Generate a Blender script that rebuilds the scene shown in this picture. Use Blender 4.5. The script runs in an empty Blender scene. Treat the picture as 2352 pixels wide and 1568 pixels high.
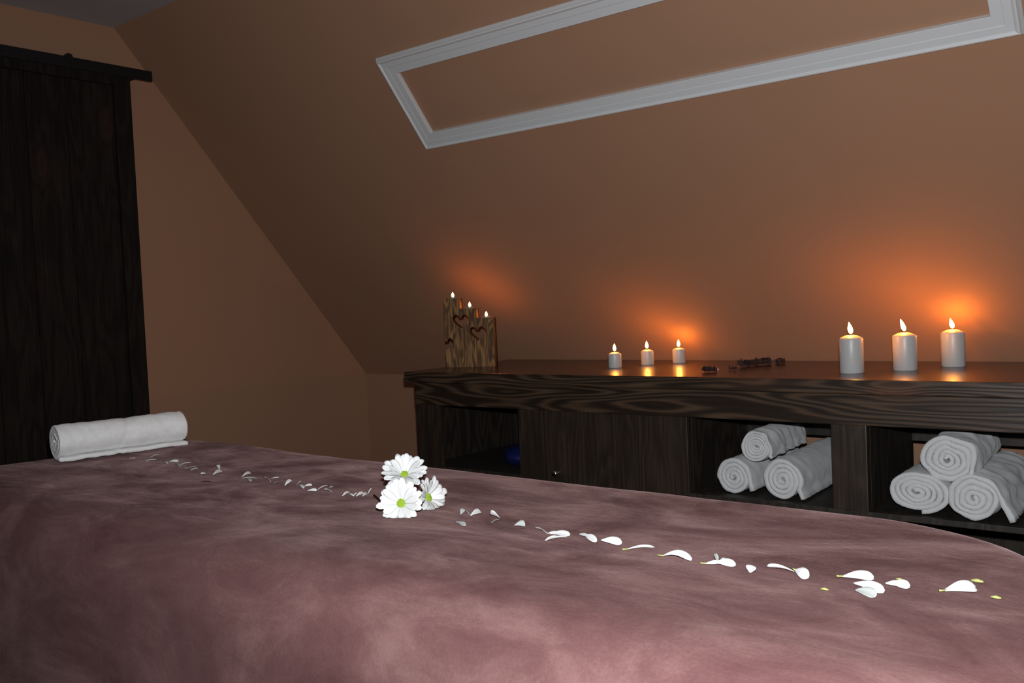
import bpy, bmesh, math, random
from mathutils import Vector, Matrix, noise
from math import sin, cos, pi, radians, sqrt, exp

S = bpy.context.scene
COL = S.collection
# ------------------------------------------------------------------ camera
CAM = Vector((3.164, -0.2754, 1.0878))
YAW, PITCH, ROLL, FPX = 0.6781, -0.0409, -0.0439, 2108.55
F_ = Vector((-sin(YAW)*cos(PITCH), cos(YAW)*cos(PITCH), sin(PITCH)))
R0 = Vector((cos(YAW), sin(YAW), 0)); U0 = R0.cross(F_)
R_ = cos(ROLL)*R0 + sin(ROLL)*U0
U_ = -sin(ROLL)*R0 + cos(ROLL)*U0
cd = bpy.data.cameras.new('camera'); cam = bpy.data.objects.new('camera', cd); COL.objects.link(cam)
cd.sensor_width = 36; cd.lens = FPX/2352*36; cd.clip_start = .02
M = Matrix((R_, U_, -F_)).transposed().to_4x4(); M.translation = CAM
cam.matrix_world = M
S.camera = cam
# ------------------------------------------------------------------ light and exposure
w = bpy.data.worlds.new('world'); S.world = w; w.use_nodes = True
w.node_tree.nodes['Background'].inputs[0].default_value = (.9, .95, 1, 1)
w.node_tree.nodes['Background'].inputs[1].default_value = .004
S.view_settings.view_transform = 'Standard'; S.view_settings.look = 'None'
S.view_settings.exposure = 0; S.view_settings.gamma = 1; S.view_settings.use_curve_mapping = False
# the camera's own flash, just above the lens
fl = bpy.data.lights.new('camera_flash', 'SPOT'); flash = bpy.data.objects.new('camera_flash', fl); COL.objects.link(flash)
fl.energy = 128; fl.color = (.96, .98, 1.0); fl.spot_size = radians(140); fl.spot_blend = 1.0; fl.shadow_soft_size = .014
flash.location = CAM + U_*.085 + R_*.012 + F_*.01
aim = (F_*1.0 + U_*.05 + R_*.16).normalized()
flash.rotation_euler = aim.to_track_quat('-Z', 'Y').to_euler()
# faint unseen fill light, added behind the photographer
am = bpy.data.lights.new('fill_light', 'AREA'); amo = bpy.data.objects.new('fill_light', am); COL.objects.link(amo)
am.energy = .05; am.size = 1.0; am.color = (1.0, .85, .72)
amo.location = (3.6, -1.2, 2.05)

# ------------------------------------------------------------------ helpers
def onz(px, py, z):
    d = F_ + R_*((px-1176)/FPX) - U_*((py-784)/FPX)
    return CAM + d*((z-CAM.z)/d.z)

def smooth(me, v=True):
    for p in me.polygons: p.use_smooth = v

def obj(name, bm, mat, parent=None, sm=False):
    me = bpy.data.meshes.new(name)
    if isinstance(bm, bmesh.types.BMesh):
        bmesh.ops.recalc_face_normals(bm, faces=bm.faces[:])
        bm.to_mesh(me); bm.free()
    else:
        me.from_pydata(bm[0], [], bm[1]); me.update()
        b = bmesh.new(); b.from_mesh(me); bmesh.ops.recalc_face_normals(b, faces=b.faces[:]); b.to_mesh(me); b.free()
    if sm: smooth(me)
    o = bpy.data.objects.new(name, me); COL.objects.link(o)
    if mat: me.materials.append(mat)
    if parent: o.parent = parent
    return o

def empty(name, loc=(0, 0, 0), rz=0):
    o = bpy.data.objects.new(name, None); COL.objects.link(o); o.empty_display_size = .05
    o.location = loc; o.rotation_euler = (0, 0, rz); return o

def tag(o, label, cat, group=None):
    o['label'] = label; o['category'] = cat
    if group: o['group'] = group
    return o

def struct(o, label=None, cat=None):
    o['kind'] = 'structure'
    if label: o['label'] = label
    if cat: o['category'] = cat
    return o

def box(bm, a, b, bev=0.0):
    v0 = set(bm.verts)
    r = bmesh.ops.create_cube(bm, size=1)
    vs = r['verts']
    for v in vs:
        v.co = Vector([(a[i]+b[i])/2 + v.co[i]*(b[i]-a[i]) for i in range(3)])
    if bev:
        es = list({e for v in vs for e in v.link_edges})
        bmesh.ops.bevel(bm, geom=es, offset=bev, segments=2, affect='EDGES', profile=.6)
    return bm

def boxo(name, a, b, mat, parent=None, bev=0.002):
    return obj(name, box(bmesh.new(), a, b, bev), mat, parent)

def lathe(bm, prof, seg=32, origin=(0, 0, 0)):
    rings = []
    ox, oy, oz = origin
    for r, z in prof:
        if r < 1e-6: rings.append([bm.verts.new((ox, oy, oz+z))])
        else: rings.append([bm.verts.new((ox+r*cos(2*pi*i/seg), oy+r*sin(2*pi*i/seg), oz+z)) for i in range(seg)])
    for a, b in zip(rings, rings[1:]):
        for i in range(seg):
            j = (i+1) % seg
            if len(a) == 1 and len(b) == 1: continue
            if len(a) == 1: bm.faces.new((a[0], b[i], b[j]))
            elif len(b) == 1: bm.faces.new((a[i], b[0], a[j]))
            else: bm.faces.new((a[i], b[i], b[j], a[j]))
    return bm

def tube(bm, pts, rad, seg=8):
    pts = [Vector(p) for p in pts]
    if not hasattr(rad, '__len__'): rad = [rad]*len(pts)
    rings = []
    for i, p in enumerate(pts):
        t = (pts[min(i+1, len(pts)-1)]-pts[max(i-1, 0)]).normalized()
        up = Vector((0, 0, 1)) if abs(t.z) < .9 else Vector((1, 0, 0))
        a = t.cross(up).normalized(); b = t.cross(a)
        rings.append([bm.verts.new(p+a*rad[i]*cos(2*pi*k/seg)+b*rad[i]*sin(2*pi*k/seg)) for k in range(seg)])
    for a, b in zip(rings, rings[1:]):
        for k in range(seg):
            bm.faces.new((a[k], a[(k+1) % seg], b[(k+1) % seg], b[k]))
    bm.faces.new(rings[0]); bm.faces.new(rings[-1])
    return bm

# ------------------------------------------------------------------ materials
class NT:
    def __init__(s, name):
        s.m = bpy.data.materials.new(name); s.m.use_nodes = True; s.t = s.m.node_tree
        s.b = s.t.nodes['Principled BSDF']; s.tc = s.n('ShaderNodeTexCoord')
    def n(s, t, **k):
        x = s.t.nodes.new(t)
        for a, b in k.items(): setattr(x, a, b)
        return x
    def l(s, a, b): s.t.links.new(a, b)
    def set(s, **k):
        for a, v in k.items(): s.b.inputs[a.replace('_', ' ')].default_value = v
    def mapping(s, scale, loc=(0, 0, 0)):
        m = s.n('ShaderNodeMapping'); m.inputs['Scale'].default_value = scale; m.inputs['Location'].default_value = loc
        s.l(s.tc.outputs['Object'], m.inputs[0]); return m.outputs[0]
    def noise(s, vec, scale, detail=4, rough=.5, dist=0):
        x = s.n('ShaderNodeTexNoise'); x.inputs['Scale'].default_value = scale; x.inputs['Detail'].default_value = detail
        x.inputs['Roughness'].default_value = rough; x.inputs['Distortion'].default_value = dist
        if vec is not None: s.l(vec, x.inputs['Vector'])
        return x.outputs['Fac']
    def math(s, op, a, b=None, c=None):
        x = s.n('ShaderNodeMath', operation=op)
        for i, v in enumerate((a, b, c)):
            if v is None: continue
            if isinstance(v, (int, float)): x.inputs[i].default_value = v
            else: s.l(v, x.inputs[i])
        return x.outputs[0]
    def ramp(s, fac, stops):
        x = s.n('ShaderNodeValToRGB'); e = x.color_ramp.elements
        while len(e) < len(stops): e.new(.5)
        for q, (p, c) in zip(e, stops):
            q.position = p; q.color = (*c, 1) if len(c) == 3 else c
        s.l(fac, x.inputs[0]); return x.outputs[0]
    def mix(s, fac, a, b, blend='MIX'):
        x = s.n('ShaderNodeMix', data_type='RGBA', blend_type=blend)
        for i, v in ((0, fac), (6, a), (7, b)):
            if isinstance(v, (int, float)): x.inputs[i].default_value = v
            elif isinstance(v, tuple): x.inputs[i].default_value = (*v, 1)
            else: s.l(v, x.inputs[i])
        return x.outputs[2]
    def bump(s, h, strength=.3, dist=.002, normal=None):
        x = s.n('ShaderNodeBump'); x.inputs['Strength'].default_value = strength; x.inputs['Distance'].default_value = dist
        s.l(h, x.inputs['Height'])
        if normal is not None: s.l(normal, x.inputs['Normal'])
        s.l(x.outputs[0], s.b.inputs['Normal']); return x.outputs[0]

def wood(name, axis, dark, mid, light, rough=.45, coat=0, freq=34, knots=True, warm=(.16, .06, .03), bump=.5, off=(0, 0, 0), rw=.40, s_=1.0, al=1.7, spec=.5):
    m = NT(name)
    def sc(al, ac): return tuple(al if i == axis else ac for i in range(3))
    low = m.noise(m.mapping(sc(al*s_, 9.0*s_), off), 1, 2, .45)
    if knots:
        v = m.n('ShaderNodeTexVoronoi'); v.inputs['Scale'].default_value = 1
        m.l(m.mapping(sc(2.6, 6.5), off), v.inputs['Vector'])
        k = m.math('POWER', 2.718, m.math('MULTIPLY', m.math('MULTIPLY', v.outputs['Distance'], v.outputs['Distance']), -38.0))
        ph = m.math('ADD', m.math('MULTIPLY', low, freq), m.math('MULTIPLY', k, 5.0))
    else: k = None; ph = m.math('MULTIPLY', low, freq)
    ring = m.math('MULTIPLY_ADD', m.math('SINE', m.math('MULTIPLY', ph, 2.2)), .5, .5)
    fine = m.noise(m.mapping(sc(5, 220), off), 1, 3, .6)
    med = m.noise(m.mapping(sc(2*s_, 30*s_), off), 1, 4, .6)
    fac = m.math('ADD', m.math('MULTIPLY', ring, rw), m.math('ADD', m.math('MULTIPLY', fine, .78-rw), m.math('MULTIPLY', med, .35)))
    c = m.ramp(fac, [(.2, dark), (.52, mid), (.92, light)])
    if k is not None: c = m.mix(m.math('MULTIPLY', k, .55), c, warm)
    m.l(c, m.b.inputs['Base Color'])
    m.set(Roughness=rough, Coat_Weight=coat, Coat_Roughness=.12)
    m.b.inputs['Specular IOR Level'].default_value = spec
    m.bump(fac, bump, .0015)
    return m.m

def simple(name, col, rough=.6, **k):
    m = NT(name)
    n = m.noise(m.mapping((1, 1, 1)), k.pop('nscale', 30), 3)
    nv = k.pop('nvar', .08)
    bs = k.pop('bump', 0)
    m.l(m.mix(n, tuple(x*(1-nv) for x in col), tuple(min(1, x*(1+nv)) for x in col)), m.b.inputs['Base Color'])
    m.set(Roughness=rough, **k)
    if bs: m.bump(n, bs, .001)
    return m.m

def paint(name, col):
    m = NT(name)
    a = m.noise(m.mapping((1, 1, 1)), 900, 2); b = m.noise(m.mapping((1, 1, 1)), 3, 3)
    m.l(m.mix(b, tuple(x*.97 for x in col), tuple(x*1.03 for x in col)), m.b.inputs['Base Color'])
    m.set(Roughness=.75); m.bump(a, .12, .0006)
    return m.m

def velvet():
    m = NT('pink_velvet')
    co = m.mapping((1, 1, 1))
    patch = m.noise(m.mapping((2.2, 3.6, 3.0)), 1.6, 6, .62, 1.4)
    streak = m.noise(m.mapping((3, 9, 5)), 3.0, 6, .7, .8)
    fine = m.noise(co, 260, 3, .7)
    f = m.math('ADD', m.math('MULTIPLY', patch, .62), m.math('ADD', m.math('MULTIPLY', streak, .25), m.math('MULTIPLY', fine, .16)))
    c = m.ramp(f, [(.38, (.108, .046, .047)), (.52, (.148, .070, .069)), (.66, (.215, .116, .110))])  # sheen of the brushed nap partly painted into the base colour
    m.l(c, m.b.inputs['Base Color'])
    m.l(m.math('MULTIPLY', m.ramp(f, [(.42, (.25, .25, .25)), (.62, (1, 1, 1))]), .22), m.b.inputs['Sheen Weight'])
    m.set(Roughness=.95, Sheen_Roughness=.35, Sheen_Tint=(1, .70, .68, 1))
    m.b.inputs['Specular IOR Level'].default_value = .15
    m.bump(m.math('ADD', m.math('MULTIPLY', fine, .35), m.math('MULTIPLY', streak, 1.4)), .35, .003)
    return m.m

def terry(name='white_terry', col=(.80, .81, .81)):
    m = NT(name)
    a = m.noise(m.mapping((1, 1, 1)), 520, 3, .7)
    b = m.noise(m.mapping((1, 1, 1)), 60, 3, .6)
    f = m.math('ADD', m.math('MULTIPLY', a, .6), m.math('MULTIPLY', b, .4))
    m.l(m.ramp(f, [(.3, tuple(x*.82 for x in col)), (.58, col)]), m.b.inputs['Base Color'])
    m.set(Roughness=1.0, Sheen_Weight=.25, Sheen_Roughness=.5)
    m.b.inputs['Specular IOR Level'].default_value = .1
    m.bump(f, .6, .0018)
    return m.m

def emit(name, strength, col):
    m = bpy.data.materials.new(name); m.use_nodes = True; t = m.node_tree
    t.nodes.remove(t.nodes['Principled BSDF'])
    e = t.nodes.new('ShaderNodeEmission'); e.inputs[0].default_value = (*col, 1); e.inputs[1].default_value = strength
    t.links.new(e.outputs[0], t.nodes['Material Output'].inputs[0])
    return m

WALLC = (.35, .188, .112)
M_wall = paint('tan_wall_paint', WALLC)
M_dim = paint('dark_brown_paint', (.10, .07, .05))
M_ceil = paint('white_ceiling_paint', (.42, .42, .44))
M_trim = simple('white_gloss_trim', (.60, .61, .62), .45, nvar=.02)
M_woodx = wood('dark_stained_wood_lengthwise', 0, (.010, .006, .0035), (.028, .017, .011), (.105, .062, .036), rough=.42, al=.9, rw=.40, freq=62)
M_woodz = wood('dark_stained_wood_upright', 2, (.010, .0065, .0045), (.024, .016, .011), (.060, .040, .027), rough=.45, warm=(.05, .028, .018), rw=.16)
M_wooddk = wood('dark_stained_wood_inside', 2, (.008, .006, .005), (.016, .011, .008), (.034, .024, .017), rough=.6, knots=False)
M_top = wood('varnished_worktop_wood', 0, (.016, .004, .002), (.034, .009, .005), (.055, .017, .008), rough=.27, coat=.12, freq=30, bump=.08)
M_door = wood('rough_black_brown_wood', 2, (.003, .0023, .0018), (.008, .006, .005), (.026, .020, .016), rough=.85, rw=.14, warm=(.045, .020, .016), freq=26, off=(0, .3, 0), bump=.8, spec=.2)
M_block = wood('burnt_yellow_wood', 1, (.012, .005, .002), (.095, .040, .011), (.36, .20, .065), rough=.7, freq=24, warm=(.10, .035, .015), knots=False, bump=.4, s_=3.2, rw=.3)
M_iron = simple('black_iron', (.006, .006, .007), .5, Metallic=.3, nvar=.2)
M_chrome = simple('chrome', (.6, .6, .6), .2, Metallic=1.0)
M_floor = wood('dark_floor_boards', 0, (.03, .018, .01), (.06, .035, .02), (.1, .06, .035), rough=.4)
M_velvet = velvet()
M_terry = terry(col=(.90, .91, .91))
M_terry_shaded = terry('shaded_white_terry', (.66, .67, .675))  # white terry darkened to paint in the fold shade of the shelf towels
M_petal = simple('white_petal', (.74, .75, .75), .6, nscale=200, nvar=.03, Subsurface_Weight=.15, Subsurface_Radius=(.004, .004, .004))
M_petal_shaded = simple('shaded_petal', (.40, .43, .41), .6, nscale=200, nvar=.05)  # white petal grayed to paint in the backlit, shaded look
M_green = simple('yellow_green_floret', (.27, .42, .02), .7, nscale=900, nvar=.5, bump=.8)
M_bit = simple('pale_yellow_floret', (.40, .42, .14), .8, nscale=900, nvar=.4)
M_stem = simple('dark_green_stem', (.030, .035, .012), .6)
M_wick = simple('black_wick', (.01, .008, .006), .9)
M_wax = simple('white_wax', (.50, .50, .495), .38, nvar=.02, Subsurface_Weight=.45, Subsurface_Radius=(.014, .009, .006), Subsurface_Scale=1.0)
M_flame = emit('flame', 250, (1.0, .31, .028))
M_flame_small = emit('small_flame', 190, (1.0, .31, .034))
M_flame_tea = emit('tealight_flame', 100, (1.0, .31, .06))
M_tin = simple('tealight_tin', (.55, .5, .45), .4, Metallic=.7)
M_blue = simple('dark_blue_cloth', (.003, .009, .075), .55, nscale=12, nvar=.3)
M_sprig = simple('dried_brown_plant', (.025, .012, .012), .8, nvar=.5)
M_sprigp = simple('dried_pink_petal', (.45, .24, .2), .7)

# ------------------------------------------------------------------ room shell
ZC = 2.1447; YK, ZK = 2.5958, .7961; Y1 = 1.4701
SY = (Y1-YK)/(ZC-ZK)
XL, XR, YB = -.022, 6.4, -4.2
def slab(name, quad, nrm, mat, th=.06):
    n = Vector(nrm).normalized()*th
    vs = [Vector(q) for q in quad]; vs += [v+n for v in vs]
    fs = [(0, 1, 2, 3), (4, 5, 6, 7), (0, 1, 5, 4), (1, 2, 6, 5), (2, 3, 7, 6), (3, 0, 4, 7)]
    return struct(obj(name, ([tuple(v) for v in vs], fs), mat))
slab('floor', [(XL, YB, 0), (XR, YB, 0), (XR, YK, 0), (XL, YK, 0)], (0, 0, -1), M_floor)
slab('ceiling', [(XL, YB, ZC), (XR, YB, ZC), (XR, Y1, ZC), (XL, Y1, ZC)], (0, 0, 1), M_ceil)
slab('wall_back', [(XL, YK, 0), (XR, YK, 0), (XR, YK, ZK), (XL, YK, ZK)], (0, 1, 0), M_wall)
slab('wall_back_sloped', [(XL, YK, ZK), (XR, YK, ZK), (XR, Y1, ZC), (XL, Y1, ZC)], (0, -1/SY*0+1, -SY), M_wall)
slab('wall_front', [(XL, YB, 0), (XR, YB, 0), (XR, YB, ZC), (XL, YB, ZC)], (0, -1, 0), M_dim)
def gable(name, x, d, mat=None):
    pr = [(YB, 0), (YK, 0), (YK, ZK), (Y1, ZC), (YB, ZC)]
    vs = [(x, a, b) for a, b in pr]+[(x+d, a, b) for a, b in pr]
    fs = [tuple(range(5)), tuple(range(5, 10))]+[(i, (i+1) % 5, (i+1) % 5+5, i+5) for i in range(5)]
    struct(obj(name, (vs, fs), mat or M_wall))
gable('wall_left', XL, -.06); gable('wall_right', XR, .06, M_dim)
# baseboards
struct(boxo('baseboard_back', (XL, YK-.015, .0), (XR, YK, .07), M_trim)); struct(boxo('baseboard_left', (XL, 1.6, 0), (XL+.015, YK-.015, .07), M_trim))

# moulding rectangle on the sloped wall: a stepped profile swept round with mitred corners
def on_slope(x, z, h=0):
    n = Vector((0, -1, SY)).normalized()      # into the room
    return Vector((x, YK+SY*(z-ZK), z)) + n*h
def moulding():
    k = sqrt(1+SY*SY)
    x0, x1, z0, z1 = 1.080, 2.806, 1.604, 1.859
    prof = [(0, 0), (.0, .004), (.005, .012), (.008, .0185), (.011, .0195), (.0145, .0175), (.017, .0155), (.033, .0150), (.035, .0142), (.0575, .0138), (.0585, .0128), (.0585, .0)]
    bm = bmesh.new(); rings = []
    for cx, cz, sx, sz in ((x0, z0, 1, 1), (x1, z0, -1, 1), (x1, z1, -1, -1), (x0, z1, 1, -1)):
        rings.append([bm.verts.new(on_slope(cx+sx*d, cz+sz*d/k, h)) for d, h in prof])
    for i in range(4):
        a, b = rings[i], rings[(i+1) % 4]
        for j in range(len(prof)-1):
            bm.faces.new((a[j], a[j+1], b[j+1], b[j]))
    o = obj('trim_1', bm, M_trim)
    return o
struct(moulding(), 'white moulding rectangle framing a panel high on the sloping tan wall', 'moulding')

# ------------------------------------------------------------------ sliding door and its rail
door = struct(empty('door_1', (.05, 0, 0)), 'dark rustic plank sliding door hanging on the left wall', 'door')
DT, DB, DY0, DY1 = 1.946, .015, .50, 1.462
bw = [DY0+.06, .70, .84, .97, 1.10, 1.235, DY1-.062]
planks = bmesh.new()
for a, b in zip(bw, bw[1:]): box(planks, (0.006, a+.001, DB+.03), (.022, b-.001, DT-.035), .0015)
obj('plank_panel', planks, M_door, door)
boxo('stile', (0, DY1-.062, DB), (.034, DY1, DT), M_door, door, .003)
boxo('stile', (0, DY0, DB), (.034, DY0+.06, DT), M_door, door, .003)
boxo('top_rail', (0, DY0+.06, DT-.036), (.034, DY1-.062, DT), M_door, door, .003)
boxo('bottom_rail', (0, DY0+.06, DB), (.034, DY1-.062, DB+.10), M_door, door, .003)
rail = tag(empty('door_rail', (.03, 0, 1.96)), 'black iron flat track bar above the dark sliding door', 'door rail')
boxo('track_bar', (.048, -.3, -.016), (.058, 1.545, .020), M_iron, rail, .001)
for y in (1.246, .4):
    bm = bmesh.new()
    r = bmesh.ops.create_cone(bm, segments=20, radius1=.013, radius2=.013, depth=.014, cap_ends=True, matrix=Matrix.Translation((.053, y, .018)) @ Matrix.Rotation(pi/2, 4, 'Y'))
    obj('roller', bm, M_iron, rail)
for y in (-.2, .55, 1.50):
    bm = bmesh.new(); bmesh.ops.create_cone(bm, segments=12, radius1=.009, radius2=.009, depth=.078, cap_ends=True, matrix=Matrix.Translation((.009, y, .002)) @ Matrix.Rotation(pi/2, 4, 'Y'))
    obj('standoff', bm, M_iron, rail)

# ------------------------------------------------------------------ cabinet
CX0, CX1 = .917, 3.45
YF = 1.967; ZT = .87; SH = .5484
cab = tag(empty('storage_cabinet', (CX0, YF, 0)), 'long dark stained rustic wooden cabinet with open towel compartments and plank door', 'cabinet')
def cb(name, a, b, mat, bev=.002, parent=None):
    a = (a[0]-CX0, a[1]-YF, a[2]); b = (b[0]-CX0, b[1]-YF, b[2])
    return boxo(name, a, b, mat, parent or cab, bev)
top = cb('worktop', (.889, 1.947, .835), (CX1+.03, 2.530, ZT), M_woodx, .003)
top.data.materials.append(M_top)
for p in top.data.polygons:
    if p.normal.z > .5: p.material_index = 1
apr = cb('apron', (CX0, YF, .757), (CX1, YF+.03, .8345), M_woodx, .0025)
posts = [(CX0, 1.018), (1.366, 1.463), (1.867, 1.958), (2.354, 2.440), (2.83, 2.92), (CX1-.09, CX1)]
for a, b in posts: cb('post', (a, YF+.003, 0.0), (b, YF+.03, .757), M_woodz, .002)
for a, b in ((CX0, CX0+.022), (1.366, 1.388), (1.936, 1.958), (2.418, 2.440), (2.898, 2.92), (CX1-.022, CX1)):
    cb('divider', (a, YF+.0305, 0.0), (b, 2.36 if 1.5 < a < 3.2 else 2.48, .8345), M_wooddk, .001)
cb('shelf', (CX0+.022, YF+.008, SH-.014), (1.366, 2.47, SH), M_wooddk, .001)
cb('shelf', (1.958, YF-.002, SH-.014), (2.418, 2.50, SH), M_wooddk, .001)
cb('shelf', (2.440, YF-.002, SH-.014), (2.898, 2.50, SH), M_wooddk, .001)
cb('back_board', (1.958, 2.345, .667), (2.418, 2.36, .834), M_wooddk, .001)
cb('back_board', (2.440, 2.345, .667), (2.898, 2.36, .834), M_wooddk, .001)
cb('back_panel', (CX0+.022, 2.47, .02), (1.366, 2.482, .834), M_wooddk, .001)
dr = bmesh.new()
seams = [1.464, 1.545, 1.624, 1.705, 1.785, 1.8665]
for a, b in zip(seams, seams[1:]): box(dr, (a+.0008-CX0, .008, .03), (b-.0008-CX0, .026, .7565), .0012)
cb('back_panel', (1.958, 2.47, .02), (CX1-.022, 2.482, SH-.014), M_woodz, .001)
cdoor = obj('cabinet_door', dr, M_woodz, cab)
kb = bmesh.new(); lathe(kb, [(0, .022), (.008, .021), (.0105, .016), (.008, .010), (.0045, .006), (.0045, 0), (.009, -.001)], 20)
for v in kb.verts: v.co = Vector((v.co.x+1.508-CX0, .008-v.co.z, v.co.y+.566))
kn = obj('door_knob', kb, M_chrome, cdoor, True)
dr = bmesh.new()
for i in range(5):
    a = 2.92+i*.088; box(dr, (a+.0008-CX0, .008, .03), (a+.0872-CX0, .026, .7565), .0012)
obj('cabinet_door', dr, M_woodz, cab)

# ------------------------------------------------------------------ massage table and blanket
ZB = .76
mt = tag(empty('massage_table', (1.9, .765, 0)), 'padded massage table standing beneath the draped pink blanket', 'massage table')
boxo('padded_top', (-1.0, -.28, .66), (1.0, .28, .742), M_wooddk, mt, .02)
for sx in (-.9, .9):
    for sy in (-.24, .24): boxo('leg', (sx-.03, sy-.03, 0), (sx+.03, sy+.03, .66), M_wooddk, mt, .003)

def blanket():
    # outline (counter-clockwise) of the top's flat part, with corner radii
    R = .055
    cor = [((.86, .535), .05), ((3.0, .535), .12), ((2.98, 1.045), .27), ((.905, 1.075), .06)]
    pts = []
    n = len(cor)
    for i, (p, r) in enumerate(cor):
        p = Vector(p); a = Vector(cor[i-1][0]); b = Vector(cor[(i+1) % n][0])
        da = (a-p).normalized(); db = (b-p).normalized()
        ang = da.angle(db); t = r/math.tan(ang/2)
        A = p+da*t; B = p+db*t; c = p+(da+db).normalized()*(r/sin(ang/2))
        va = A-c; vb = B-c; tot = va.angle(vb)
        m = 14
        s = 1 if va.x*vb.y-va.y*vb.x > 0 else -1
        for k in range(m+1):
            th = s*tot*k/m
            pts.append(c+Vector((va.x*cos(th)-va.y*sin(th), va.x*sin(th)+va.y*cos(th))))
    # resample
    N = 360
    seg = [(pts[(i+1) % len(pts)]-pts[i]).length for i in range(len(pts))]; L = sum(seg)
    out = []; i = 0; acc = 0
    for k in range(N):
        d = L*k/N
        while acc+seg[i] < d: acc += seg[i]; i += 1
        out.append(pts[i].lerp(pts[(i+1) % len(pts)], (d-acc)/seg[i]))
    nor = []
    for k in range(N):
        t = (out[(k+2) % N]-out[k-2]).normalized(); nor.append(Vector((t.y, -t.x)))
    RR = [R + .055*max(0, min(1, -q.y*1.4-.2)) for q in nor]
    bm = bmesh.new(); rings = []
    def zt(p):
        z = ZB + .0022*noise.noise(Vector((p.x*3, p.y*3, 1))) + .0012*noise.noise(Vector((p.x*9, p.y*9, 4)))
        # the head rest lifts the far-left part a little
        z += .004*exp(-((p.x-1.15)/.22)**2)*max(0, min(1, (p.y-.9)/.12))
        return z
    cx = Vector((1.93, .765))
    for s in [i/26 for i in range(1, 27)]:
        r = []
        for p in out:
            q = Vector((cx.x+(p.x-cx.x)*(1-(1-s)*.999), cx.y+(p.y-cx.y)*s))
            # keep interior rings spread along the length
            q.x = cx.x + (p.x-cx.x)*(.35+.65*s) if s < 1 else p.x
            r.append(bm.verts.new((q.x, q.y, zt(q))))
        rings.append(r)
    for a in range(1, 9):
        th = a/8*pi/2
        rings.append([bm.verts.new((p.x+m.x*r_*sin(th), p.y+m.y*r_*sin(th), zt(p)-r_*(1-cos(th)))) for p, m, r_ in zip(out, nor, RR)])
    for d in range(1, 23):
        r = []
        for k, (p, m) in enumerate(zip(out, nor)):
            a = d/22; rk = RR[k]; z = ZB-rk-d*(.68-rk)/22
            o = .022*a*noise.noise(Vector((p.x*5.2, p.y*5.2, z*1.2)))+.016*a
            q = p+m*(rk+o); r.append(bm.verts.new((q.x, q.y, z)))
        rings.append(r)
    for a, b in zip(rings, rings[1:]):
        for k in range(N): bm.faces.new((a[k], a[(k+1) % N], b[(k+1) % N], b[k]))
    # fill the middle
    c = [bm.verts.new((cx.x+(v.co.x-cx.x)*1.0, cx.y, ZB+.0022*noise.noise(Vector((v.co.x*3, cx.y*3, 1))))) for v in rings[0]]
    for k in range(N): bm.faces.new((c[k], c[(k+1) % N], rings[0][(k+1) % N], rings[0][k]))
    bmesh.ops.remove_doubles(bm, verts=bm.verts[:], dist=.0004)
    return obj('blanket', bm, M_velvet, None, True)
bl = tag(blanket(), 'dusty pink velvet blanket draped over the massage table', 'blanket')

# ------------------------------------------------------------------ rolled towels
def roll(name, rx, rz, length, turns, t, end_deg, tail, ccw, seed, nl=16, wr=.0, crease=0, mat=None):
    """spiral roll along +Y, origin under the roll's front end; tail = list of extra (dx, dz) steps"""
    rnd = random.Random(seed)
    pitch = 1/turns
    n = int(turns*40)
    cl = []
    for i in range(n+1):
        u = i/n
        th = radians(end_deg) + (-(1-u) if ccw else (1-u))*turns*2*pi
        r = .10+.90*u
        wob = 1+.035*noise.noise(Vector((cos(th)*1.3, sin(th)*1.3, seed+u*2)))
        cl.append(Vector((rx*r*wob*cos(th), rz*r*wob*sin(th))))
    c = cl[-1]
    for dx, dz in tail:
        c = c+Vector((dx, dz)); cl.append(c)
    # smooth the tail
    m = len(cl)
    tn = []
    for i in range(m):
        a = cl[min(i+1, m-1)]-cl[max(i-1, 0)]; a.normalize(); tn.append(Vector((-a.y, a.x)))
    half = [t/2]*m
    loop = [cl[i]+tn[i]*half[i] for i in range(m)]+[cl[i]-tn[i]*half[i] for i in range(m-1, -1, -1)]
    zmin = min(p.y for p in loop)
    V = []; K = len(loop)
    ys = [0, .003]+[.003+(length-.006)*j/nl for j in range(1, nl+1)]+[length]
    for j, y in enumerate(ys):
        sh = 1 if 0 < j < len(ys)-1 else .72
        for i, p in enumerate(loop):
            ci = i if i < m else K-1-i
            q = cl[ci]+(p-cl[ci])*sh
            d = noise.noise(Vector((q.x*30, y*22, q.y*30+seed)))*.0022*(1+wr)
            f = 1+wr*.040*noise.noise(Vector((q.x*14, y*52+q.y*30, seed*2.7)))
            e = .0035*noise.noise(Vector((ci*.05, seed*3.1, 0 if j < len(ys)/2 else 5)))*(1 if j < 2 or j > len(ys)-3 else .3)
            if crease: f *= 1-.05*exp(-((y-crease-.35*q.y)/.005)**2)
            hh = rnd.uniform(-.0007, .0007)
            V.append((q.x*f+d+hh, y+e, q.y*f+d*.6+hh-zmin))
    F = []
    for j in range(len(ys)-1):
        for i in range(K):
            F.append((j*K+i, j*K+(i+1) % K, (j+1)*K+(i+1) % K, (j+1)*K+i))
    for base in (0, (len(ys)-1)*K):
        for i in range(m-1): F.append((base+i, base+i+1, base+K-2-i, base+K-1-i))
    zl = min(v[2] for v in V); V = [(a, b, c-zl) for a, b, c in V]
    return obj(name, (V, F), mat or M_terry, None, True)

tw = roll('rolled_towel', .0415, .0400, .305, 4.2, .0088, -84, [(.012, -.0004), (.010, 0), (.008, 0)], True, 11, 64, .5, .15)
tw.location = (.962, .722, ZB+.0032); tw.rotation_euler = (0, 0, radians(-9))
tag(tw, 'white terry towel rolled up alone on the left end of the pink blanket', 'towel')

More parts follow.
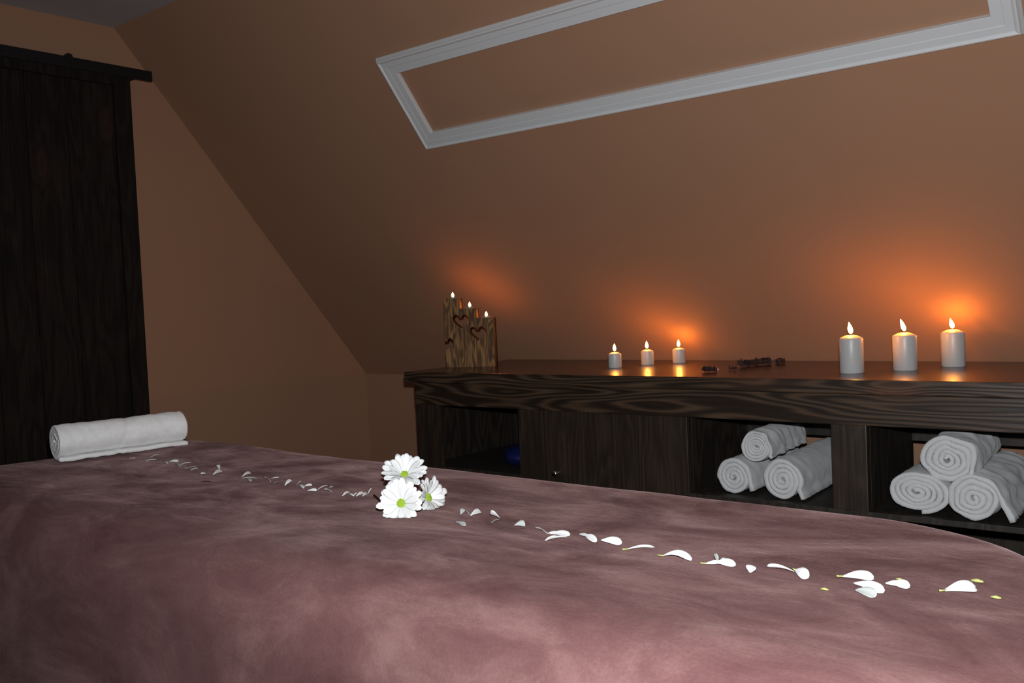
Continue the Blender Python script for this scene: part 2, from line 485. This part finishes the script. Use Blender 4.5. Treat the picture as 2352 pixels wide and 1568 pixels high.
# towels on the cabinet shelves: (x, y, z, rx, rz, length, turns, tail, seed, wrinkle, yaw, label)
down = [(.004, -.012), (.003, -.014), (.002, -.012)]
spec = [
 (2.072, 2.005, SH, .0475, .0480, .36, 3.7, -14, [(.003, -.010), (.003, -.012)], 3, .8, 0, 'rolled white towel at the lower left of the left shelf stack, near the plank door'),
 (2.215, 1.990, SH, .0490, .0540, .40, 3.9, -22, [(.004, -.012), (.004, -.014)], 4, .8, 2, 'thick rolled white towel at the lower right of the left shelf stack'),
 (2.137, 2.010, SH+.088, .0410, .0430, .30, 5.0, -30, [(.005, -.008)], 5, 2.6, 4, 'rolled white towel on top of the left shelf stack of three'),
 (2.548, 1.985, SH, .0680, .0470, .36, 4.6, -78, [(-.006, -.001)], 6, .8, 0, 'flattened rolled white towel at the lower left of the right shelf stack'),
 (2.672, 1.975, SH, .0560, .0500, .38, 4.2, 4, [(.004, -.012), (.006, -.013), (.005, -.013), (.003, -.010)], 7, 2.2, 0, 'rolled white towel with hanging flap, lower right of the right shelf stack'),
 (2.616, 1.990, SH+.082, .0590, .0520, .34, 4.6, -40, [(.004, -.006)], 8, 2.6, 3, 'rolled white towel on top of the right shelf stack of three'),
]
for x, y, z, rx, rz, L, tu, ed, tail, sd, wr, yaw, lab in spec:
    o = roll('rolled_towel', rx, rz, L, tu, .90*(rx+rz)/2/tu, ed, tail, False, sd, 44, wr, mat=M_terry_shaded)
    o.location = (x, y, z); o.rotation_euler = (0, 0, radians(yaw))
    tag(o, lab, 'towel', 'rolled towels stacked on the cabinet shelves')

# blue bundle in the left compartment
bm = bmesh.new(); bmesh.ops.create_uvsphere(bm, u_segments=40, v_segments=24, radius=1)
for v in bm.verts:
    p = v.co.copy(); d = 1+.10*noise.noise(p*1.6+Vector((3, 1, 0)))+.03*noise.noise(p*6)
    v.co = Vector((p.x*.085*d, p.y*.10*d, max(p.z, -.75)*.042*d+.0325))
bo = obj('cloth_bundle', bm, M_blue, None, True); bo.location = (1.272, 2.15, SH+.001)
tag(bo, 'dark blue rounded bundle inside the open left compartment of the cabinet', 'bundle')

# ------------------------------------------------------------------ candles
def flame_mesh(h, r, lean, org):
    bm = bmesh.new()
    prof = [(0, 0), (.55, .08), (.88, .2), (1, .34), (.88, .52), (.6, .72), (.28, .88), (0, 1)]
    lathe(bm, [(a*r, b*h) for a, b in prof], 16)
    for v in bm.verts:
        k = (v.co.z/h)**1.4; v.co += Vector((lean[0]*k, lean[1]*k, 0))+Vector(org)
    return bm
def candle(loc, r, h, fh, fr, lean, label, group, name='pillar_candle'):
    t = tag(empty(name, loc), label, 'candle', group)
    bm = bmesh.new()
    prof = [(0, 0), (r*.97, 0), (r, .0015), (r, h-.003), (r*.975, h-.0005), (r*.90, h+.001), (r*.55, h+r*.20), (r*.28, h+r*.26), (r*.16, h+r*.22), (0, h+r*.20)]
    lathe(bm, prof, 48)
    obj('wax_body', bm, M_wax, t, True)
    zt = h+r*.20
    obj('wick', tube(bmesh.new(), [(0, 0, zt-.001), (.0004, 0, zt+.004), (.0013, 0, zt+.008)], .0009, 6), M_wick, t)
    obj('flame', flame_mesh(fh, fr, lean, (0, 0, zt+.0045)), M_flame if fh > .025 else M_flame_small, t, True)
    return t
PG = 'tall white pillar candles on the right of the worktop'
candle(onz(1957, 856, ZT), .030, .0905, .0315, .0062, (-.004, -.002), 'tall white pillar candle, nearest the worktop front edge, flame upright', PG)
candle(onz(2079.5, 849.5, ZT), .030, .0905, .0330, .0058, (-.008, -.004), 'tall white pillar candle between the other two tall ones, flame leaning left', PG)
candle(onz(2190, 841, ZT), .030, .0905, .0275, .0060, (-.005, -.002), 'tall white pillar candle closest to the glowing wall at far right', PG)
VG = 'short white candles in the middle of the worktop'
candle(onz(1413, 844, ZT), .0212, .0440, .0240, .0052, (0, 0), 'short white candle, leftmost and nearest the front edge of the worktop', VG, 'votive_candle')
candle(onz(1487.5, 837, ZT), .0212, .0440, .0240, .0054, (-.001, 0), 'short white candle, middle one of the three short candles', VG, 'votive_candle')
candle(onz(1560, 833, ZT), .0212, .0440, .0240, .0052, (0, 0), 'short white candle nearest the wall, below the small orange glow', VG, 'votive_candle')

# ------------------------------------------------------------------ wooden heart candle holder
def heart(cx, cz, s, start_bottom=True, n=40):
    P = []
    for i in range(n):
        t = pi + 2*pi*i/n          # bottom tip first, going up the left side
        x = 16*sin(t)**3; y = 13*cos(t)-5*cos(2*t)-2*cos(3*t)-cos(4*t)
        P.append((cx+x*s/32, cz+(y+17)*s/29*.86))
    return P
def block():
    W0, c1, c2, W1 = -.0775, -.0285, .0235, .0775
    h1, h2, h3 = .214, .1815, .150
    g = .0011
    H1 = heart(c1+.001, .115, .056); H2 = heart(c2+.002, .076, .056); 
    out = [(W0, 0), (c1-g, 0), (c1-g, H1[0][1])]+H1[1:]+[(c1+g, H1[0][1]), (c1+g, 0),
           (c2-g, 0), (c2-g, H2[0][1])]+H2[1:]+[(c2+g, H2[0][1]), (c2+g, 0), (W1, 0),
           (W1, h3), (c2, h3), (c2, h2), (c1, h2), (c1, h1), (W0, h1)]
    # half heart bitten out of the left edge
    HH = heart(W0+.001, .050, .048)
    right = [p for p in HH if p[0] > W0]
    right = sorted(right, key=lambda p: 0)
    # order from top to bottom along the right half
    tip = min(HH, key=lambda p: p[1]); 
    rr = [p for p in right]
    cxh = W0+.004; czh = .072
    rr.sort(key=lambda p: -math.atan2(p[1]-czh, p[0]-cxh))
    out += [(W0, rr[0][1]-.001)]+rr+[(W0, tip[1])]
    cu = bpy.data.curves.new('c', 'CURVE'); cu.dimensions = '2D'; cu.fill_mode = 'BOTH'; cu.extrude = .025; cu.bevel_depth = .0; 
    sp = cu.splines.new('POLY'); sp.points.add(len(out)-1); sp.use_cyclic_u = True
    for q, p in zip(sp.points, out): q.co = (p[0], p[1], 0, 1)
    tmp = bpy.data.objects.new('tmp', cu); COL.objects.link(tmp)
    me = bpy.data.meshes.new_from_object(tmp); bpy.data.objects.remove(tmp)
    bm = bmesh.new(); bm.from_mesh(me); bmesh.ops.remove_doubles(bm, verts=bm.verts[:], dist=1e-5)
    o = obj('wooden_block', bm, M_block)     # local: x width, y height, z depth -> stand it up below
    return o, (W0, c1, c2, W1), (h1, h2, h3)
hl = onz(1085, 841, ZT)
dirc = Vector((CAM.x-hl.x, CAM.y-hl.y, 0)).normalized()
rz = math.atan2(dirc.y, dirc.x)+pi/2 - radians(15)
holder = tag(empty('candle_holder', (hl.x, hl.y, ZT), rz), 'stepped burnt-wood candle holder with cut-out hearts on the left of the worktop', 'candle holder')
bo, cs, hs = block(); bo.parent = holder; bo.rotation_euler = (pi/2, 0, 0); bo.scale = (1.15, 1.15, 1); cs = [1.15*c for c in cs]; hs = [1.15*c for c in hs]
M_ = Matrix.Translation((hl.x, hl.y, ZT)) @ Matrix.Rotation(rz, 4, 'Z')
TL = ['tealight burning on the tallest left step of the wooden heart holder', 'tealight burning on the middle step of the wooden heart holder', 'tealight burning on the lowest right step of the wooden heart holder']
for i in range(3):
    x = (cs[i]+cs[i+1])/2 + (0, .003, .002)[i]
    p = M_ @ Vector((x, 0, hs[i]))
    t = tag(empty('tealight', p, rz), TL[i], 'tealight', 'tealights on the wooden heart holder')
    obj('tin_cup', lathe(bmesh.new(), [(0, 0), (.0185, 0), (.0188, .004), (.0182, .004), (.0178, .001)], 28), M_tin, t, True)
    obj('wax', lathe(bmesh.new(), [(0, .0012), (.0177, .0012), (.0176, .0026), (.004, .0022), (0, .002)], 28), M_wax, t, True)
    obj('wick', tube(bmesh.new(), [(0, 0, .002), (0, 0, .006)], .0008, 6), M_wick, t)
    obj('flame', flame_mesh(.0185, .0050, (0, 0), (0, 0, .0045)), M_flame_tea, t, True)

# ------------------------------------------------------------------ dried sprigs on the worktop
def sprig(name, pts, n, rs, seed, label):
    rnd = random.Random(seed)
    P = [Vector((p.x, p.y, ZT+.0035)) for p in pts]
    o0 = P[0].copy(); o0.z = ZT
    t = tag(empty(name, o0), label, 'dried plant', 'dried sprigs on the worktop')
    obj('stem', tube(bmesh.new(), [p-o0 for p in P], .0012, 6), M_sprig, t)
    bm = bmesh.new()
    for i in range(n):
        u = rnd.random()*(len(P)-1); k = min(int(u), len(P)-2); c = P[k].lerp(P[k+1], u-k)-o0
        c += Vector((rnd.uniform(-1, 1)*rs*.7, rnd.uniform(-1, 1)*rs*.7, rnd.random()*rs*1.1))
        L = rs*rnd.uniform(.7, 1.4); a = rnd.random()*2*pi; el = rnd.uniform(-.2, 1.2)
        d = Vector((cos(a)*cos(el), sin(a)*cos(el), sin(el))); s = d.cross(Vector((0, 0, 1))).normalized()*L*.45; nn = s.cross(d).normalized()*L*.2
        v = [bm.verts.new(c+q) for q in (-d*L*.6, -s-nn, d*L*.7, s-nn, nn)]
        for a_, b_ in ((0, 1), (1, 2), (2, 3), (3, 0)): bm.faces.new((v[a_], v[b_], v[4]))
        bm.faces.new((v[0], v[1], v[2], v[3]))
    zl = min(v.co.z for v in bm.verts)
    for v in bm.verts: v.co.z = max(v.co.z, .0005)
    obj('leaf_cluster', bm, M_sprig, t)
    return t
s1 = sprig('dried_flower', [onz(1620, 855, ZT), onz(1642, 854, ZT)], 44, .010, 1, 'small dark dried flower with a pale pink petal near the worktop front edge')
bm = bmesh.new(); bmesh.ops.create_uvsphere(bm, u_segments=16, v_segments=10, radius=1)
q = onz(1647, 853, ZT)-onz(1620, 855, ZT)
for v in bm.verts: v.co = Vector((v.co.x*.006+q.x, v.co.y*.006+q.y, v.co.z*.004*(1+.3*sin(v.co.x*4))+.006))
obj('pink_petal', bm, M_sprigp, s1, True)
sprig('dried_flower', [onz(1690, 851, ZT), onz(1675, 849, ZT)], 16, .006, 2, 'tiny faint dark crumb of dried plant right of the pink-tipped dried flower')
sprig('dried_flower_sprig', [onz(1700, 843, ZT), onz(1722, 841, ZT), onz(1745, 838, ZT), onz(1768, 836, ZT)], 120, .013, 3, 'long dark dried sprig lying at the back of the worktop below the wall')
sprig('dried_flower', [onz(1785, 835, ZT), onz(1796, 834.5, ZT)], 34, .011, 4, 'round dark dried flower head at the right end of the long dried sprig')

# ------------------------------------------------------------------ loose petals
def petal_mesh(L, W, arch, curl, tilt, sbend=0, nu=12, nv=5, th=.0005, pinch=0):
    """petal along +X from its narrow base, lying flat; tilt rolls it about its length"""
    V = []; Fc = []
    for s in (1, -1):
        for i in range(nu+1):
            u = i/nu
            wdt = W*(.16+.84*sin(min(1, u/.72)*pi/2)**1.2)*(1 if u < .78 else sqrt(max(0.02, 1-((u-.78)/.235)**2)))
            wdt *= 1-pinch*exp(-((u-.45)/.13)**2)
            for j in range(nv+1):
                v = j/nv*2-1
                y = v*wdt/2; z = curl*abs(v)**2*wdt*.5 + s*th/2
                z += .0003*cos(v*9)
                y2 = y*cos(tilt)-z*sin(tilt); z2 = y*sin(tilt)+z*cos(tilt)
                V.append((u*L, y2+sbend*L*sin(u*2*pi)*.12, z2+arch*L*sin(u*pi)))
    n1 = (nu+1)*(nv+1); a = lambda i, j: i*(nv+1)+j
    for i in range(nu):
        for j in range(nv):
            Fc.append((a(i, j), a(i+1, j), a(i+1, j+1), a(i, j+1)))
            Fc.append((n1+a(i, j), n1+a(i, j+1), n1+a(i+1, j+1), n1+a(i+1, j)))
    for i in range(nu):
        Fc.append((a(i, 0), n1+a(i, 0), n1+a(i+1, 0), a(i+1, 0))); Fc.append((a(i, nv), a(i+1, nv), n1+a(i+1, nv), n1+a(i, nv)))
    for j in range(nv):
        Fc.append((a(0, j), a(0, j+1), n1+a(0, j+1), n1+a(0, j))); Fc.append((a(nu, j), n1+a(nu, j), n1+a(nu, j+1), a(nu, j+1)))
    return V, Fc
def place_petal(ax, ay, bx, by, W, label, group, tip=0.0, arch=.06, curl=.35, tilt=.5, sb=0, green=False, gray=False, pinch=0, base=0.0, k=0):
    A = onz(ax, ay, ZB+.0016+base); B = onz(bx, by, ZB+.0016+tip)
    d = B-A; L = d.length
    V, Fc = petal_mesh(L, W, arch, curl, tilt, sb, pinch=pinch)
    rzz = math.atan2(d.y, d.x); ry = -math.asin(max(-1, min(1, d.z/L)))
    Rm = Matrix.Rotation(rzz, 3, 'Z') @ Matrix.Rotation(ry, 3, 'Y')
    V = [Rm @ Vector(v) for v in V]
    zl = min(v.z for v in V)+A.z
    lift = (ZB+.0012)-zl if zl < ZB+.0012 else 0
    o = obj('petal', ([tuple(v) for v in V], Fc), M_petal_shaded if gray else M_petal, None, True)
    o.location = A+Vector((0, 0, lift))
    tag(o, label, 'petal', group)
    if green:
        g = tube(bmesh.new(), [Rm @ Vector((-.0062, 0, .0004)), Rm @ Vector((-.003, 0, .0002)), Rm @ Vector((.0015, 0, .0004))], [.0012, .0009, .0011], 8)
        go = obj('floret_base', g, M_bit, o, True); go['label'] = 'yellow-green base of the petal'
    return o
GA = 'petal trail between the rolled towel and the daisies'
GB = 'petal trail right of the daisies'
ordw = 'first second third fourth fifth sixth seventh eighth ninth tenth eleventh twelfth thirteenth fourteenth fifteenth sixteenth seventeenth eighteenth nineteenth twentieth'.split()
ordw += ['twenty-'+x for x in ordw[:9]]+['thirtieth']+['thirty-'+x for x in ordw[:9]]
# (base px, tip px, width m, shape word, extras)
TA = [
 (297,1053,311,1052,.003,'faint thin',{}), (346,1050,366,1044,.004,'thin',{}), (335,1058,359,1055,.004,'thin straight',{}),
 (376,1061,386,1064,.004,'tiny',{}), (388,1061,410,1060,.0080,'broad',dict(tilt=.7)), (402,1065,414,1071,.006,'short dim',dict(gray=True)),
 (413,1068,439,1062,.0035,'thin slanting',{}), (424,1076,431,1074,.004,'tiny dim',dict(gray=True)), (432,1075,452,1071,.003,'dim thin',dict(gray=True)),
 (438,1080,455,1075,.004,'thin curved',{}), (473,1088,461,1089,.006,'small curled',dict(tilt=.8)), (504,1077,500,1068,.008,'small upright',dict(tip=.010)),
 (489,1091,510,1082,.0085,'broad oval',dict(tilt=.8)), (556,1095,576,1086,.007,'oval slanting',dict(tilt=.8)), (590,1098,555,1099,.0035,'long thin',{}),
 (566,1099,577,1105,.007,'small dim round',dict(gray=True)), (622,1106,607,1098,.006,'oval slanting down',dict(tilt=.8)), (623,1099,641,1096,.003,'thin flat',{}),
 (640,1107,629,1110,.006,'curled dim',dict(gray=True)), (654,1115,669,1102,.0075,'broad raised',dict(tip=.006, tilt=.6)), (681,1115,692,1105,.008,'dim pointed',dict(tip=.008, gray=True)),
 (686,1114,698,1121,.006,'small',{}), (699,1117,717,1114,.006,'flat oval',dict(tilt=.7)), (707,1127,728,1126,.006,'low flat',dict(tilt=.7)),
 (730,1124,753,1115,.0035,'thin slanting up',{}), (762,1129,745,1125,.006,'small oval',dict(tilt=.7)), (757,1120,765,1117,.005,'small dim curled',dict(gray=True)),
 (786,1139,802,1129,.006,'slanting oval',dict(tip=.003)), (799,1134,813,1139,.004,'thin bent',{}), (812,1139,820,1131,.003,'thin upright',dict(tip=.003)),
 (818,1140,836,1132,.007,'broad crumpled',dict(tilt=.7)), (833,1140,843,1133,.006,'small crumpled',dict(tilt=.7)), (845,1134,853,1121,.002,'very thin upright',dict(tip=.008)),
]
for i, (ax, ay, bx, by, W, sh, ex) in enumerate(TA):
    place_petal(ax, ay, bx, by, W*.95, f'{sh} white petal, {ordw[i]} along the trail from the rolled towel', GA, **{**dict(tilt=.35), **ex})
TBl = [
 (1058,1181,1065,1169,.008,'pale curled petal, upper left start of the trail right of the daisies',dict(gray=True, tip=.006)),
 (1078,1182,1065,1172,.009,'pale crumpled petal touching the curled one right of the daisies',dict(gray=True)),
 (1081,1185,1104,1175,.0095,'small white oval petal just right of the crumpled pale pair by the daisies',dict(tilt=.8)),
 (1045,1199,1069,1207,.008,'pale petal lying lowest, nearest the right daisy',dict(gray=True, pinch=.4)),
 (1147,1189,1127,1181,.019,'white triangular raised petal right of the small oval petal',dict(tip=.004, tilt=.75)),
 (1147,1194,1130,1200,.008,'pale shaded petal just below the white triangular raised one',dict(gray=True)),
 (1181,1207,1206,1208,.013,'pale round cupped petal alone, right of the triangular one',dict(gray=True, curl=.9, tilt=.5)),
 (1257,1225,1230,1213,.006,'narrow white petal, upper left of the crossed petals',dict(tilt=.6)),
 (1257,1225,1285,1223,.005,'thin white petal at the top of the crossed petal cluster',dict()),
 (1262,1226,1309,1229,.011,'broad white petal in the middle of the crossed petal cluster',dict(tilt=.5)),
 (1303,1235,1252,1243,.011,'white petal lowest in the crossed petal cluster',dict(tilt=.7, pinch=.35)),
 (1329,1227,1370,1244,.0105,'pale bow-shaped petal between the crossed cluster and a bright oval petal',dict(pinch=.5, tilt=.6)),
 (1380,1243,1428,1250,.012,'bright white oval petal with its narrow end pointing left',dict(tilt=.8)),
 (1440,1261,1503,1256,.007,'long flat narrow petal with a green base, right of the bright oval',dict(green=True, tilt=.3)),
 (1522,1277,1589,1286,.0105,'arched white petal with a green base bending down at its right end',dict(green=True, tilt=.6, arch=.15)),
 (1621,1295,1690,1298,.0125,'white twisted petal with a bright green base, in front of a gray point',dict(green=True, tilt=.6, pinch=.5)),
 (1648,1292,1642,1271,.010,'gray pointed petal standing behind the white twisted petal',dict(gray=True, tip=.010)),
 (1650,1291,1666,1282,.004,'tiny gray tip beside the standing gray petal',dict(gray=True, tip=.004)),
 (1723,1315,1727,1298,.013,'gray triangular petal standing alone between two white groups',dict(gray=True, tip=.008)),
 (1824,1314,1762,1303,.0095,'long pale petal left of the joined green-based pair',dict(tilt=.8)),
 (1826,1312,1857,1330,.0135,'oval pale petal joined at its green base to the long pale one',dict(tilt=.8, green=True)),
 (1935,1326,2007,1329,.013,'wide white petal with a green base, topmost of the right-hand cluster',dict(green=True, tilt=.7)),
 (1960,1341,2031,1361,.0125,'bright white slender petal in the middle of the right-hand cluster',dict(tilt=.7)),
 (1964,1357,2013,1371,.0125,'pale petal lowest in the right-hand cluster',dict(gray=True, tilt=.7)),
 (2034,1341,2090,1349,.0125,'white notched petal just right of the right-hand cluster',dict(tilt=.6, pinch=.2)),
 (2170,1359,2242,1353,.0155,'large white petal with a green base, last at the right of the trail',dict(green=True, tilt=.7)),
]
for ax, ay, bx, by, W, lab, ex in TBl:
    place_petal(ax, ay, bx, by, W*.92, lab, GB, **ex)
for (x, y, s, lab) in ((1894, 1354, .0042, 'tiny yellow-green floret bit left of the right-hand petal cluster'), (2066, 1331, .0035, 'tiny faint yellow-green floret bit above the notched petal'),
                       (2245, 1335, .0060, 'yellow-green floret bit above the last large petal'), (2288, 1373, .0048, 'yellow-green floret bit, rightmost on the blanket')):
    bm = bmesh.new(); p = onz(x, y, ZB+.002)
    tube(bm, [(-s, 0, .0005), (0, 0, .001), (s, 0, .0005)], [s*.22, s*.36, s*.2], 8)
    o = obj('floret_bit', bm, M_bit, None, True); o.location = p
    tag(o, lab, 'flower bit', 'floret bits on the blanket')

# ------------------------------------------------------------------ daisies
def daisy(c, nrm, R, n, seed, label, stem_pts, cup=.28, roll_=0, lowz=ZB+.003, gr=.0085):
    rnd = random.Random(seed)
    nrm = Vector(nrm).normalized(); a = nrm.cross(Vector((0, 0, 1))).normalized(); b = nrm.cross(a)
    Mx = Matrix((a, b, nrm)).transposed()
    t = tag(empty('daisy', c), label, 'flower', 'white daisies on the blanket')
    for layer, (cnt, rr, cu, z0) in enumerate(((n, 1.0, cup, 0), (n-6, .90, cup+.25, .0012))):
        for i in range(cnt):
            th = 2*pi*(i+.5*layer)/cnt + rnd.uniform(-.08, .08)+roll_
            L = (R-.004)*rr*rnd.uniform(.86, 1.09)
            V, Fc = petal_mesh(L, R*.285*rnd.uniform(.88, 1.1), rnd.uniform(.02, .08), rnd.uniform(.2, .45), rnd.uniform(-.2, .2), nu=9, nv=4, th=.0005)
            e = cu+rnd.uniform(-.16, .16)
            Rm = Matrix.Rotation(th, 3, 'Z') @ Matrix.Rotation(-e, 3, 'Y')
            W = []
            for v in V:
                q = Mx @ (Rm @ Vector(v) + Matrix.Rotation(th, 3, 'Z') @ Vector((.0045, 0, z0)))
                zz = q.z+c.z
                if zz < lowz: q.z = lowz-c.z + (zz-lowz)*.04      # petals rest and bend on the blanket
                W.append(tuple(q))
            obj('petal', (W, Fc), M_petal, t, True)
    bm = bmesh.new()
    lathe(bm, [(0, .0055), (gr*.5, .0052), (gr*.85, .0035), (gr, .001), (gr*.8, -.003), (.003, -.006), (0, -.006)], 24)
    for v in bm.verts:
        if v.co.z > .001:
            v.co += v.co.normalized()*.0009*noise.noise(v.co*900)
    bmesh.ops.subdivide_edges(bm, edges=bm.edges[:], cuts=2, use_grid_fill=True)
    for v in bm.verts:
        if v.co.z > .0005: v.co += Vector((0, 0, 1))*.0010*noise.noise(v.co*1400)
        v.co = Mx @ v.co
    obj('disc', bm, M_green, t, True)
    P = [Mx @ Vector((0, 0, -.004))]+[Vector(p)-c for p in stem_pts]
    obj('stem', tube(bmesh.new(), P, .0019, 8), M_stem, t, True)
    return t
c1 = onz(922, 1156, ZB+.020)
tc = (CAM-c1).normalized(); rt = Vector((-tc.y, tc.x, 0)).normalized(); up = Vector((0, 0, 1))
daisy(c1, tc*1+up*.22+rt*(-.12), .0385, 17, 1, 'open white daisy with a green centre facing front, lowest of the three', [c1-tc*.03+rt*(-.015)+up*(-.012), Vector((onz(859, 1137, ZB+.004)))], .30, .2)
c2 = onz(929, 1091, ZB+.048)-tc*.004
daisy(c2, tc*.8+up*.72+rt*.02, .0400, 18, 2, 'white daisy leaning on top of and behind the front one', [c2-tc*.03+up*(-.03), Vector((c2-tc*.06).to_tuple()[:2]+(ZB+.004,))], .42, .1)
c3 = onz(982, 1143, ZB+.018)-tc*.008
daisy(c3, tc*.62+rt*.75+up*.18, .0370, 16, 3, 'white daisy turned sideways at the right of the trio', [c3-rt*.02-tc*.012+up*(-.006), c3-rt*.03-tc*.04-up*.012], .30, 0)
